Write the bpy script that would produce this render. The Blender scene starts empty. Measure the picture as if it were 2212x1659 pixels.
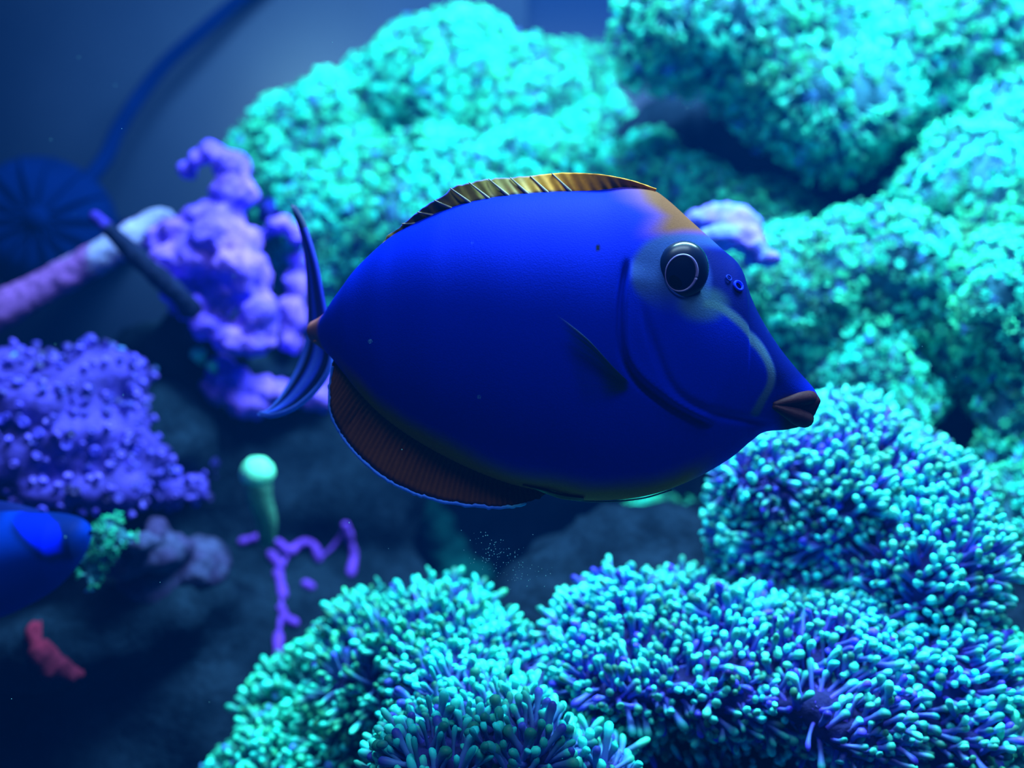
import bpy, bmesh, math, random
import numpy as np
from mathutils import Vector, Matrix

random.seed(7)
rng = np.random.default_rng(11)
scene = bpy.context.scene

# ---------------------------------------------------------------- camera
W, H, F = 2212.0, 1659.0, 2125.0          # photograph frame and focal length in pixels
CAM = np.array([0.0, 0.0, 0.42])
PITCH = math.radians(-6.0)
RIGHT = np.array([1.0, 0.0, 0.0])
FWD = np.array([0.0, math.cos(PITCH), math.sin(PITCH)])
UP = np.array([0.0, -math.sin(PITCH), math.cos(PITCH)])
D0 = 0.40                                  # how far the big fish swims from the lens

cam_data = bpy.data.cameras.new('camera')
cam_data.sensor_width = 36.0
cam_data.lens = 36.0 * F / W
cam_data.clip_start = 0.01
cam_data.dof.use_dof = True
cam_data.dof.focus_distance = D0 - 0.012
cam_data.dof.aperture_fstop = 4.2
cam = bpy.data.objects.new('camera', cam_data)
cam.location = CAM
cam.rotation_euler = (math.pi / 2 + PITCH, 0, 0)
scene.collection.objects.link(cam)
scene.camera = cam

# ---------------------------------------------------------------- world, tank lamp and added front fill
world = bpy.data.worlds.new('world')
scene.world = world
world.use_nodes = True
wb = world.node_tree.nodes['Background']
wb.inputs[0].default_value = (0.0, 0.12, 0.42, 1)
wb.inputs[1].default_value = 0.035


def area_lamp(name, loc, target, sx, sy, power, col):
    l = bpy.data.lights.new(name, 'AREA')
    l.shape = 'RECTANGLE'
    l.size, l.size_y = sx, sy
    l.energy = power
    l.color = col
    l.spread = math.radians(170)
    o = bpy.data.objects.new(name, l)
    o.location = loc
    o.rotation_euler = (Vector(target) - Vector(loc)).to_track_quat('-Z', 'Y').to_euler()
    scene.collection.objects.link(o)


area_lamp('tank_hood_lamp_rear_offscreen', (0.22, 0.53, 1.06), (0.22, 0.60, 0.3), 0.60, 0.18, 35.0, (0.40, 0.92, 1.0))
area_lamp('added_front_fill_offscreen', (0.05, 0.10, 1.06), (0.08, 0.45, 0.3), 0.50, 0.14, 3.4, (0.50, 0.80, 1.0))  # soft unseen fill, added to brighten the near flank of the fish

scene.view_settings.view_transform = 'Standard'
scene.view_settings.look = 'None'
scene.view_settings.exposure = 0.0
scene.view_settings.gamma = 1.0
scene.view_settings.use_curve_mapping = False
scene.cycles.max_bounces = 5
scene.cycles.diffuse_bounces = 3
scene.cycles.volume_bounces = 0


# ================================================================ helpers
def P(px, py, d):
    """a point d metres deep along the ray of a photograph pixel"""
    px, py, d = np.broadcast_arrays(np.asarray(px, float), np.asarray(py, float), np.asarray(d, float))
    return (CAM + ((px - W / 2) / F * d)[..., None] * RIGHT - ((py - H / 2) / F * d)[..., None] * UP
            + d[..., None] * FWD)


def srgb(r, g, b):
    f = lambda c: (c / 12.92 if c <= 0.04045 else ((c + 0.055) / 1.055) ** 2.4)
    return np.array([f(r / 255.0), f(g / 255.0), f(b / 255.0)])


def _hash(i, j, k, s):
    n = (i * 73856093) ^ (j * 19349663) ^ (k * 83492791) ^ (s * 2654435761)
    n = (n ^ (n >> 13)) * 1274126177 & 0x7fffffff
    n = (n ^ (n >> 16)) & 0xffff
    return n / 32767.5 - 1.0


def noise(p, freq, seed=0):
    q = np.asarray(p) * freq + 1000.0
    i = np.floor(q).astype(np.int64)
    f = q - i
    f = f * f * (3 - 2 * f)
    r = 0.0
    for a in (0, 1):
        for b in (0, 1):
            for c in (0, 1):
                w = (f[..., 0] if a else 1 - f[..., 0]) * (f[..., 1] if b else 1 - f[..., 1]) * (f[..., 2] if c else 1 - f[..., 2])
                r = r + w * _hash(i[..., 0] + a, i[..., 1] + b, i[..., 2] + c, seed)
    return r


def fbm(p, freq, seed=0, octs=3):
    r, a = 0.0, 1.0
    for o in range(octs):
        r = r + a * noise(p, freq * 2 ** o, seed + o * 17)
        a *= 0.5
    return r


def norm(v):
    return v / np.maximum(np.linalg.norm(v, axis=-1, keepdims=True), 1e-9)


def smooth(a, b, x):
    t = np.clip((x - a) / (b - a), 0, 1)
    return t * t * (3 - 2 * t)


def mesh_np(name, verts, faces, cols=None, smooth_shade=True):
    """verts (N,3); faces: array (M,3) or (M,4) or a list of such arrays"""
    if isinstance(faces, np.ndarray):
        faces = [faces]
    me = bpy.data.meshes.new(name)
    verts = np.asarray(verts, np.float32).reshape(-1, 3)
    me.vertices.add(len(verts))
    me.vertices.foreach_set('co', verts.ravel())
    nl = sum(f.size for f in faces)
    me.loops.add(nl)
    me.loops.foreach_set('vertex_index', np.concatenate([f.ravel() for f in faces]).astype(np.int32))
    tot = np.concatenate([np.full(len(f), f.shape[1]) for f in faces]).astype(np.int32)
    me.polygons.add(len(tot))
    st = np.concatenate([[0], np.cumsum(tot)[:-1]]).astype(np.int32)
    me.polygons.foreach_set('loop_start', st)
    me.polygons.foreach_set('loop_total', tot)
    if cols is not None:
        a = me.color_attributes.new('Col', 'FLOAT_COLOR', 'POINT')
        c4 = np.ones((len(verts), 4), np.float32)
        cols = np.asarray(cols)
        c4[:, :cols.shape[-1]] = cols.reshape(-1, cols.shape[-1])
        a.data.foreach_set('color', c4.ravel())
    me.update(calc_edges=True)
    me.validate()
    if smooth_shade:
        me.polygons.foreach_set('use_smooth', np.ones(len(me.polygons), bool))
    return me


def obj(name, me, mat, parent=None):
    o = bpy.data.objects.new(name, me)
    if mat and not me.materials:
        me.materials.append(mat)
    scene.collection.objects.link(o)
    if parent is not None:
        o.parent = parent
        if parent.type == 'EMPTY':
            o.matrix_parent_inverse = Matrix.Translation(-parent.location)
    return o


def tag(o, label, cat, group=None, kind=None):
    o['label'] = label
    o['category'] = cat
    if group:
        o['group'] = group
    if kind:
        o['kind'] = kind
    return o


def thing(name, label, cat, loc, group=None):
    o = bpy.data.objects.new(name, None)
    o.location = [float(v) for v in loc]
    o.empty_display_size = 0.02
    scene.collection.objects.link(o)
    return tag(o, label, cat, group)


def struct(name, me, mat):
    o = obj(name, me, mat)
    o['kind'] = 'structure'
    return o


# ---------------------------------------------------------------- materials
def mat_vcol(name, rough=0.6, spec=0.3, grain=0.0, gscale=300.0, bump=0.0, bscale=400.0, trans=0.0):
    """vertex colours times a little procedural grain"""
    m = bpy.data.materials.new(name)
    m.use_nodes = True
    nt = m.node_tree
    b = nt.nodes['Principled BSDF']
    b.inputs['Roughness'].default_value = rough
    b.inputs['Specular IOR Level'].default_value = spec
    at = nt.nodes.new('ShaderNodeVertexColor')
    at.layer_name = 'Col'
    out = at.outputs['Color']
    tc = nt.nodes.new('ShaderNodeTexCoord')
    if grain > 0:
        nz = nt.nodes.new('ShaderNodeTexNoise')
        nz.inputs['Scale'].default_value = gscale
        nz.inputs['Detail'].default_value = 3
        nt.links.new(tc.outputs['Object'], nz.inputs['Vector'])
        mr = nt.nodes.new('ShaderNodeMapRange')
        mr.inputs[1].default_value = 0.3
        mr.inputs[2].default_value = 0.7
        mr.inputs[3].default_value = 1 - grain
        mr.inputs[4].default_value = 1 + grain
        nt.links.new(nz.outputs[0], mr.inputs[0])
        mx = nt.nodes.new('ShaderNodeVectorMath')
        mx.operation = 'SCALE'
        nt.links.new(out, mx.inputs[0])
        nt.links.new(mr.outputs[0], mx.inputs['Scale'])
        out = mx.outputs[0]
    nt.links.new(out, b.inputs['Base Color'])
    if bump > 0:
        n2 = nt.nodes.new('ShaderNodeTexNoise')
        n2.inputs['Scale'].default_value = bscale
        n2.inputs['Detail'].default_value = 4
        nt.links.new(tc.outputs['Object'], n2.inputs['Vector'])
        bp = nt.nodes.new('ShaderNodeBump')
        bp.inputs['Strength'].default_value = bump
        bp.inputs['Distance'].default_value = 0.002
        nt.links.new(n2.outputs[0], bp.inputs['Height'])
        nt.links.new(bp.outputs[0], b.inputs['Normal'])
    if trans > 0:
        tr = nt.nodes.new('ShaderNodeBsdfTransparent')
        ms = nt.nodes.new('ShaderNodeMixShader')
        ma = nt.nodes.new('ShaderNodeMath')
        ma.operation = 'SUBTRACT'
        ma.inputs[0].default_value = 1.0
        nt.links.new(at.outputs['Alpha'], ma.inputs[1])
        nt.links.new(ma.outputs[0], ms.inputs[0])
        mo = nt.nodes['Material Output']
        nt.links.new(b.outputs[0], ms.inputs[1])
        nt.links.new(tr.outputs[0], ms.inputs[2])
        nt.links.new(ms.outputs[0], mo.inputs['Surface'])
    return m


def mat_plain(name, c1, c2, scale=20.0, rough=0.7, spec=0.3, bump=0.0, bscale=200.0):
    """two colours mixed by noise"""
    m = bpy.data.materials.new(name)
    m.use_nodes = True
    nt = m.node_tree
    b = nt.nodes['Principled BSDF']
    b.inputs['Roughness'].default_value = rough
    b.inputs['Specular IOR Level'].default_value = spec
    tc = nt.nodes.new('ShaderNodeTexCoord')
    nz = nt.nodes.new('ShaderNodeTexNoise')
    nz.inputs['Scale'].default_value = scale
    nz.inputs['Detail'].default_value = 4
    nt.links.new(tc.outputs['Object'], nz.inputs['Vector'])
    cr = nt.nodes.new('ShaderNodeValToRGB')
    cr.color_ramp.elements[0].position = 0.35
    cr.color_ramp.elements[1].position = 0.65
    cr.color_ramp.elements[0].color = (*c1, 1)
    cr.color_ramp.elements[1].color = (*c2, 1)
    nt.links.new(nz.outputs[0], cr.inputs[0])
    nt.links.new(cr.outputs[0], b.inputs['Base Color'])
    if bump > 0:
        n2 = nt.nodes.new('ShaderNodeTexNoise')
        n2.inputs['Scale'].default_value = bscale
        n2.inputs['Detail'].default_value = 5
        nt.links.new(tc.outputs['Object'], n2.inputs['Vector'])
        bp = nt.nodes.new('ShaderNodeBump')
        bp.inputs['Strength'].default_value = bump
        bp.inputs['Distance'].default_value = 0.004
        nt.links.new(n2.outputs[0], bp.inputs['Height'])
        nt.links.new(bp.outputs[0], b.inputs['Normal'])
    return m


M_FISH = mat_vcol('fish_skin', rough=0.6, spec=0.02, grain=0.05, gscale=900, bump=0.10, bscale=1600)
M_FIN = mat_vcol('fin_membrane', rough=0.55, spec=0.12, grain=0.10, gscale=700)
M_EYE = mat_vcol('fish_eye', rough=0.25, spec=0.35)
M_POLYP = mat_vcol('coral_polyp', rough=0.55, spec=0.25)
M_FLESH = mat_vcol('coral_flesh', rough=0.8, spec=0.1, grain=0.3, gscale=250, bump=0.5, bscale=300)
M_CRUST = mat_vcol('coralline_crust', rough=0.9, spec=0.02, grain=0.35, gscale=160, bump=0.9, bscale=220)
M_DARK = mat_plain('dark_live_rock', srgb(10, 40, 80), srgb(30, 62, 110), 25, 0.9, 0.1, 0.8, 90)
M_SAND = mat_plain('sand_bed', srgb(20, 60, 100), srgb(40, 90, 130), 120, 0.95, 0.1, 0.5, 500)
M_BACK = mat_plain('blue_back_pane', srgb(0, 30, 82), srgb(0, 34, 88), 3, 0.5, 0.3)
M_WEIR = mat_plain('grey_weir_plastic', srgb(30, 46, 84), srgb(38, 54, 94), 5, 0.55, 0.3)
M_SIDE = mat_plain('tank_side_pane', srgb(12, 52, 110), srgb(16, 60, 120), 4, 0.6, 0.3)
M_PUMP = mat_plain('black_blue_plastic', srgb(0, 14, 66), srgb(0, 18, 78), 18, 0.9, 0.02, 0.1, 60)
M_BUBBLE = mat_plain('air_bubble', srgb(120, 190, 205), srgb(150, 215, 225), 60, 0.15, 0.8)


# ---------------------------------------------------------------- mesh builders
def sphere_tpl(nu, nv):
    th = np.linspace(0, math.pi, nv + 1)[1:-1]
    ph = np.linspace(0, 2 * math.pi, nu, endpoint=False)
    T, Q = np.meshgrid(th, ph, indexing='ij')
    v = np.stack([np.sin(T) * np.cos(Q), np.sin(T) * np.sin(Q), np.cos(T)], -1).reshape(-1, 3)
    v = np.vstack([v, [[0, 0, 1], [0, 0, -1]]])
    r, c = np.meshgrid(np.arange(nv - 2), np.arange(nu), indexing='ij')
    c2 = (c + 1) % nu
    q = np.stack([r * nu + c, (r + 1) * nu + c, (r + 1) * nu + c2, r * nu + c2], -1).reshape(-1, 4)
    n = (nv - 1) * nu
    k = np.arange(nu)
    k2 = (k + 1) % nu
    t = np.vstack([np.stack([np.full(nu, n), k, k2], -1),
                   np.stack([np.full(nu, n + 1), (nv - 2) * nu + k2, (nv - 2) * nu + k], -1)])
    return v, q, t


def tube_np(path, radii, sides=8, cap=True):
    """swept tube through path points with rounded ends -> verts, [quads, tris], param along (0..1)"""
    path = np.asarray(path, float)
    radii = np.broadcast_to(np.asarray(radii, float), (len(path),)).copy()
    T = norm(np.gradient(path, axis=0))
    if cap:                                   # rounded ends
        p0, p1, r0, r1 = path[0], path[-1], radii[0], radii[-1]
        path = np.vstack([p0 - T[0] * r0 * .95, p0 - T[0] * r0 * .6, path, p1 + T[-1] * r1 * .6, p1 + T[-1] * r1 * .95])
        radii = np.concatenate([[r0 * .3, r0 * .8], radii, [r1 * .8, r1 * .3]])
        T = np.vstack([T[0], T[0], T, T[-1], T[-1]])
    n = len(path)
    ref = np.array([0.13, 0.9, 0.31])
    A = np.zeros_like(path)
    a = norm(np.cross(T[0], ref))
    for i in range(n):
        a = norm(a - T[i] * np.dot(a, T[i]))
        A[i] = a
    B = np.cross(T, A)
    ph = np.linspace(0, 2 * math.pi, sides, endpoint=False)
    v = path[:, None] + radii[:, None, None] * (np.cos(ph)[None, :, None] * A[:, None] + np.sin(ph)[None, :, None] * B[:, None])
    v = v.reshape(-1, 3)
    r, c = np.meshgrid(np.arange(n - 1), np.arange(sides), indexing='ij')
    c2 = (c + 1) % sides
    q = np.stack([r * sides + c, r * sides + c2, (r + 1) * sides + c2, (r + 1) * sides + c], -1).reshape(-1, 4)
    v = np.vstack([v, path[0], path[-1]])
    k = np.arange(sides)
    k2 = (k + 1) % sides
    t = np.vstack([np.stack([np.full(sides, n * sides), k2, k], -1),
                   np.stack([np.full(sides, n * sides + 1), (n - 1) * sides + k, (n - 1) * sides + k2], -1)])
    par = np.concatenate([np.repeat(np.linspace(0, 1, n), sides), [0, 1]])
    return v, [q, t], par


def spline(pts, n):
    """Catmull-Rom through points, n samples evenly along arc length"""
    p = np.asarray(pts, float)
    p = np.vstack([2 * p[0] - p[1], p, 2 * p[-1] - p[-2]])
    out = []
    for i in range(1, len(p) - 2):
        t = np.linspace(0, 1, 24, endpoint=False)[:, None]
        a, b, c, d = p[i - 1], p[i], p[i + 1], p[i + 2]
        out.append(0.5 * ((2 * b) + (c - a) * t + (2 * a - 5 * b + 4 * c - d) * t ** 2 + (3 * b - a - 3 * c + d) * t ** 3))
    out.append(p[-2][None])
    q = np.vstack(out)
    s = np.concatenate([[0], np.cumsum(np.linalg.norm(np.diff(q, axis=0), axis=1))])
    u = np.linspace(0, s[-1], n)
    return np.stack([np.interp(u, s, q[:, k]) for k in range(q.shape[1])], -1)


def lobes_world(lobes):
    """(px, py, depth, rx px, ry px, rdepth m) -> centres and radii in metres"""
    c = np.array([P(l[0], l[1], l[2]) for l in lobes])
    r = np.array([[l[3] * l[2] / F, l[5], l[4] * l[2] / F] for l in lobes])
    return c, r


def inside(p, c, r, skip, k=1.0):
    m = np.zeros(len(p), bool)
    for j in range(len(c)):
        if j == skip:
            continue
        m |= ((((p - c[j]) / (r[j] * k)) ** 2).sum(-1) < 1)
    return m


def lump_mesh(name, c, r, amp, freq, seed, colf, voxel=0.006, fine=0.0, ffreq=120.0, soft=0):
    """a union of noisy ellipsoids, fused by a voxel remesh, then roughened"""
    vs, fs, off = [], [[], []], 0
    v0, q0, t0 = sphere_tpl(32, 20)
    for j in range(len(c)):
        v = v0 * r[j] + c[j]
        vs.append(v)
        fs[0].append(q0 + off)
        fs[1].append(t0 + off)
        off += len(v0)
    me = mesh_np(name + '_raw', np.vstack(vs), [np.vstack(fs[0]), np.vstack(fs[1])])
    o = bpy.data.objects.new(name + '_raw', me)
    scene.collection.objects.link(o)
    md = o.modifiers.new('r', 'REMESH')
    md.mode = 'VOXEL'
    md.voxel_size = voxel
    if soft:
        ms = o.modifiers.new('s', 'SMOOTH')
        ms.factor = 0.5
        ms.iterations = soft
    ev = o.evaluated_get(bpy.context.evaluated_depsgraph_get())
    m2 = bpy.data.meshes.new_from_object(ev)
    bpy.data.objects.remove(o)
    bpy.data.meshes.remove(me)
    n = len(m2.vertices)
    co = np.zeros(n * 3, np.float32)
    m2.vertices.foreach_get('co', co)
    co = co.reshape(-1, 3).astype(float)
    no = np.zeros(n * 3, np.float32)
    m2.vertices.foreach_get('normal', no)
    no = no.reshape(-1, 3)
    d = amp * fbm(co, freq, seed, 3)
    if soft:
        d = d + amp * 1.3 * noise(co, freq * .45, seed + 77)
    if fine:
        d = d + fine * fbm(co, ffreq, seed + 5, 2)
    co2 = co + no * d[:, None]
    m2.vertices.foreach_set('co', co2.astype(np.float32).ravel())
    col = colf(co2, no, d)
    a = m2.color_attributes.new('Col', 'FLOAT_COLOR', 'POINT')
    c4 = np.ones((n, 4), np.float32)
    c4[:, :3] = col
    a.data.foreach_set('color', c4.ravel())
    m2.polygons.foreach_set('use_smooth', np.ones(len(m2.polygons), bool))
    m2.name = name
    m2.update()
    return m2


# ---- polyps ---------------------------------------------------------------
def finger_template(sides=7):
    """a soft tentacle: thin stalk, rounded swollen tip, axis +Z, length 1, radius unit r"""
    t = np.array([0.0, 0.25, 0.5, 0.70, 0.84, 0.94, 0.985])
    rr = np.array([1.00, 0.80, 0.76, 0.96, 1.26, 1.12, 0.60])
    ph = np.linspace(0, 2 * math.pi, sides, endpoint=False)
    v = np.stack([np.outer(rr, np.cos(ph)), np.outer(rr, np.sin(ph)), np.repeat(t[:, None], sides, 1)], -1).reshape(-1, 3)
    v = np.vstack([v, [[0, 0, 1.0]]])
    n = len(t)
    r, c = np.meshgrid(np.arange(n - 1), np.arange(sides), indexing='ij')
    c2 = (c + 1) % sides
    q = np.stack([r * sides + c, r * sides + c2, (r + 1) * sides + c2, (r + 1) * sides + c], -1).reshape(-1, 4)
    k = np.arange(sides)
    tri = np.stack([np.full(sides, n * sides), (n - 1) * sides + k, (n - 1) * sides + (k + 1) % sides], -1)
    # second triangle winding check: outward tip
    return v, q, tri


def star_template(arms=8):
    """a star polyp: short stalk, open crown of pointed arms, dimpled mouth; axis +Z, length 1"""
    v, q, t = [], [], []
    s = 5
    ph = np.linspace(0, 2 * math.pi, s, endpoint=False)
    for z, r in ((0, .42), (.55, .34), (.72, .60)):
        for a in ph:
            v.append((r * math.cos(a), r * math.sin(a), z))
    for i in range(2):
        for k in range(s):
            q.append((i * s + k, i * s + (k + 1) % s, (i + 1) * s + (k + 1) % s, (i + 1) * s + k))
    v.append((0, 0, .66))
    for k in range(s):
        t.append((2 * s + k, 2 * s + (k + 1) % s, len(v) - 1))
    for k in range(arms):
        a = 2 * math.pi * k / arms
        ca, sa = math.cos(a), math.sin(a)
        b = len(v)
        wd = 0.20
        for (r, z, w) in ((.40, .66, wd), (.95, .88, wd * 1.25)):
            v.append((r * ca - w * sa, r * sa + w * ca, z))
            v.append((r * ca + w * sa, r * sa - w * ca, z))
            v.append((r * ca * .96, r * sa * .96, z + .10))
        v.append((1.45 * ca, 1.45 * sa, 1.0))
        q += [(b, b + 2, b + 5, b + 3), (b + 2, b + 1, b + 4, b + 5), (b + 1, b, b + 3, b + 4)]
        t += [(b + 3, b + 5, b + 6), (b + 5, b + 4, b + 6), (b + 4, b + 3, b + 6)]
    return np.array(v), np.array(q), np.array(t)


def knob_template(sides=8):
    """a short button polyp with a ringed, dimpled top"""
    t = np.array([0.0, 0.4, 0.72, 0.90, 1.0, 0.98, 0.86])
    rr = np.array([0.85, 0.80, 1.0, 1.08, 0.90, 0.62, 0.30])
    ph = np.linspace(0, 2 * math.pi, sides, endpoint=False)
    v = np.stack([np.outer(rr, np.cos(ph)), np.outer(rr, np.sin(ph)), np.repeat(t[:, None], sides, 1)], -1).reshape(-1, 3)
    v = np.vstack([v, [[0, 0, .82]]])
    n = len(t)
    r, c = np.meshgrid(np.arange(n - 1), np.arange(sides), indexing='ij')
    c2 = (c + 1) % sides
    q = np.stack([r * sides + c, r * sides + c2, (r + 1) * sides + c2, (r + 1) * sides + c], -1).reshape(-1, 4)
    k = np.arange(sides)
    tri = np.stack([np.full(sides, n * sides), (n - 1) * sides + k, (n - 1) * sides + (k + 1) % sides], -1)
    return v, q, tri


TPL = {'finger': finger_template(), 'star': star_template(), 'knob': knob_template()}


def frames(d):
    ref = np.where(np.abs(d[:, 2:3]) < 0.9, np.array([[0, 0, 1.0]]), np.array([[1.0, 0, 0]]))
    a = norm(np.cross(ref, d))
    b = np.cross(d, a)
    return a, b


def ramp(t, stops):
    """t (...), stops: list of (pos, array broadcastable (...,3))"""
    out = np.broadcast_to(stops[0][1], t.shape + (3,)).copy()
    for (p0, c0), (p1, c1) in zip(stops[:-1], stops[1:]):
        w = np.clip((t - p0) / (p1 - p0), 0, 1)[..., None]
        out = np.where((t >= p0)[..., None], c0 * (1 - w) + c1 * w, out)
    return out


def surface_points(me, spacing, keep_back=-0.45):
    """evenly scattered points with normals on a mesh"""
    me.calc_loop_triangles()
    nt_, nv_ = len(me.loop_triangles), len(me.vertices)
    tri = np.zeros(nt_ * 3, np.int32)
    me.loop_triangles.foreach_get('vertices', tri)
    tri = tri.reshape(-1, 3)
    co = np.zeros(nv_ * 3, np.float32)
    me.vertices.foreach_get('co', co)
    co = co.reshape(-1, 3).astype(float)
    no = np.zeros(nv_ * 3, np.float32)
    me.vertices.foreach_get('normal', no)
    no = no.reshape(-1, 3).astype(float)
    A, B, C_ = co[tri[:, 0]], co[tri[:, 1]], co[tri[:, 2]]
    ar = np.linalg.norm(np.cross(B - A, C_ - A), axis=1) / 2
    n = int(ar.sum() / spacing ** 2 * 3.0)
    t = rng.choice(nt_, n, p=ar / ar.sum())
    u, v = rng.random(n), rng.random(n)
    f_ = u + v > 1
    u[f_], v[f_] = 1 - u[f_], 1 - v[f_]
    p = A[t] + u[:, None] * (B - A)[t] + v[:, None] * (C_ - A)[t]
    nn = norm(no[tri[t, 0]] * (1 - u - v)[:, None] + no[tri[t, 1]] * u[:, None] + no[tri[t, 2]] * v[:, None])
    key = np.floor(p / (spacing * 1.0)).astype(np.int64)
    key = key[:, 0] * 1000003 + key[:, 1] * 10007 + key[:, 2]
    _, ix = np.unique(key, return_index=True)
    p, nn = p[ix], nn[ix]
    m = ((norm(CAM - p) * nn).sum(-1) > keep_back)
    return p[m], nn[m]


def polyp_colours(style, p, t, pal, seed):
    """per-vertex colours: stalk to tip, with each polyp's own tint"""
    N = len(p)
    patch = fbm(p, 28, seed + 3, 2)
    tint = rng.normal(0, 1, N)
    mix = np.clip(0.5 + 0.45 * patch + 0.22 * tint, 0, 1)[:, None]
    tip = pal['tip1'] * (1 - mix) + pal['tip2'] * mix
    lone = (rng.random(N) < pal.get('odd', 0.08))[:, None]
    tip = np.where(lone, pal['odd_tip'], tip)
    mott = np.clip(.78 + .62 * fbm(p, 70, seed + 13, 2) + .32 * rng.normal(0, 1, N), .18, 1.5)[:, None]
    tip = np.clip(tip * mott, 0, .95)
    stalk = pal['stalk'] * (1 + 0.25 * rng.normal(0, 1, (N, 1))).clip(.4, 1.6)
    mid = pal['mid'] * (1 + 0.20 * rng.normal(0, 1, (N, 1))).clip(.4, 1.5)
    tt = np.broadcast_to(t[None, :], (N, len(t)))
    if style == 'star':
        return ramp(tt, [(0, stalk[:, None]), (0.5, mid[:, None]), (0.64, mid[:, None]), (0.80, tip[:, None]), (1.01, tip[:, None])])
    return ramp(tt, [(0, stalk[:, None]), (0.35, mid[:, None] * .6 + stalk[:, None] * .4), (0.68, mid[:, None]), (0.90, tip[:, None]), (1.01, tip[:, None])])


def coral(name, label, lobes, style, pal, seed, length=0.012, radius=0.0016, spacing=0.0045, amp=0.006, freq=30.0,
          up=0.3, wild=0.25, flow=0.45, parts=0, part_name='tentacle', skip=None, cat='coral', flesh_in=0.93, soft=14, gaps=-9):
    c, r = lobes_world(lobes)
    base = c.mean(0).copy()
    base[2] = (c[:, 2] - r[:, 2]).min()
    root = thing(name, label, cat, base)
    fl = lump_mesh(name + '_flesh', c, r * flesh_in, amp, freq, seed,
                   lambda co, no, d: pal['flesh'] * (1 + 0.5 * noise(co, 90, seed))[:, None].clip(.3, 1.7), voxel=0.005, soft=soft)
    obj('flesh', fl, M_FLESH, root)
    p, n = surface_points(fl, spacing)
    if skip is not None:
        m = skip(p)
        p, n = p[m], n[m]
    g_ = fbm(p, 38, seed + 60, 2)
    m = g_ + .25 * rng.normal(0, 1, len(p)) > gaps
    p, n = p[m], n[m]
    N = len(p)
    fl_dir = np.stack([noise(p, 22, seed + 40), noise(p, 22, seed + 41), noise(p, 22, seed + 42)], -1)
    d = norm(n + up * np.array([0, 0, 1.0]) + flow * fl_dir + wild * rng.normal(0, 1, (N, 3)))
    L = length * np.clip(1 + 0.25 * rng.normal(0, 1, N) + 0.35 * noise(p, 45, seed + 9), .45, 1.7)
    R = radius * np.clip(1 + 0.14 * rng.normal(0, 1, N), .7, 1.4)
    bend = norm(fl_dir + 0.6 * rng.normal(0, 1, (N, 3)) + np.array([0, 0, 0.5])) * (L * (0.30 if style == 'finger' else 0.10))[:, None]
    p = p - n * (L * 0.12)[:, None]
    V, Q, T = TPL[style]
    a, b = frames(d)
    rad = np.maximum(R, 1e-5)
    col = polyp_colours(style, p, V[:, 2], pal, seed)
    # which polyps show largest: facing and near
    chosen = np.zeros(N, bool)
    if parts:
        tipp = p + d * L[:, None]
        rel = tipp - CAM
        dep = rel @ FWD
        sx = W / 2 + F * (rel @ RIGHT) / dep
        sy = H / 2 - F * (rel @ UP) / dep
        face = (norm(CAM - p) * d).sum(-1)
        ok = (sx > 0) & (sx < W) & (sy > 0) & (sy < H) & (face > 0.02)
        # hidden behind the big fish?
        ok &= ~((((sx - 1200) / 520) ** 2 + ((sy - 745) / 330) ** 2) < 0.9)
        score = np.where(ok, (R * (1.0 + np.sqrt(np.clip(1 - face ** 2, 0, 1)) * L / R * .15)) / dep * (0.8 + 0.4 * rng.random(N)), -1)
        idx = np.argsort(-score)[:parts]
        idx = idx[score[idx] > 0]
        chosen[idx] = True
    lo = ~chosen
    X = V[None, :, 0, None] * (rad[:, None, None] * a[:, None]) + V[None, :, 1, None] * (rad[:, None, None] * b[:, None]) \
        + V[None, :, 2, None] * (L[:, None, None] * d[:, None]) + (V[None, :, 2, None] ** 2) * bend[:, None]
    G = X + p[:, None]
    if lo.any():
        k = int(lo.sum())
        off = (np.arange(k) * len(V))[:, None, None]
        me = mesh_np(name + '_polyps', G[lo].reshape(-1, 3), [(Q[None] + off).reshape(-1, 4), (T[None] + off).reshape(-1, 3)],
                     col[lo].reshape(-1, 3))
        o = obj(part_name + '_mass', me, M_POLYP, root)
        o['kind'] = 'stuff'
    if chosen.any():
        # a few shared shapes, placed one by one
        kinds = 10
        ids = np.where(chosen)[0]
        protos = []
        pick = rng.choice(ids, min(kinds, len(ids)), replace=False)
        for i in pick:
            loc = np.stack([X[i] @ a[i], X[i] @ b[i], X[i] @ d[i]], -1)
            protos.append((mesh_np(name + '_' + part_name, loc, [Q, T], col[i]), L[i]))
        for q_, i in enumerate(ids):
            me, l0 = protos[int(rng.integers(len(protos)))]
            if not me.materials:
                me.materials.append(M_POLYP)
            o = bpy.data.objects.new(part_name, me)
            s = float(np.clip(L[i] / l0, .7, 1.45))
            s2 = float(np.clip(s, .88, 1.12))
            rot = Matrix(((a[i][0], b[i][0], d[i][0]), (a[i][1], b[i][1], d[i][1]), (a[i][2], b[i][2], d[i][2]))).to_4x4()
            o.matrix_world = Matrix.Translation(p[i] - base) @ rot @ Matrix.Rotation(float(rng.random() * 6.28), 4, 'Z') @ Matrix.Diagonal((s2, s2, s, 1))
            o.parent = root
            scene.collection.objects.link(o)
    return root


def crust_rock(name, label, lobes, seed, c1, c2, cat='rock', amp=0.006, freq=45, fine=0.0015, ffreq=200, voxel=0.003, mat=None, world=None):
    c, r = world if world else lobes_world(lobes)
    base = c.mean(0).copy()
    base[2] = (c[:, 2] - r[:, 2]).min()

    def colf(co, no, d):
        w = smooth(-.5, .5, fbm(co, 55, seed + 21, 3))[:, None]
        return c1 * (1 - w) + c2 * w
    me = lump_mesh(name, c, r, amp, freq, seed, colf, voxel=voxel, fine=fine, ffreq=ffreq)
    o = obj(name, me, mat or M_CRUST)
    return tag(o, label, cat)


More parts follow.
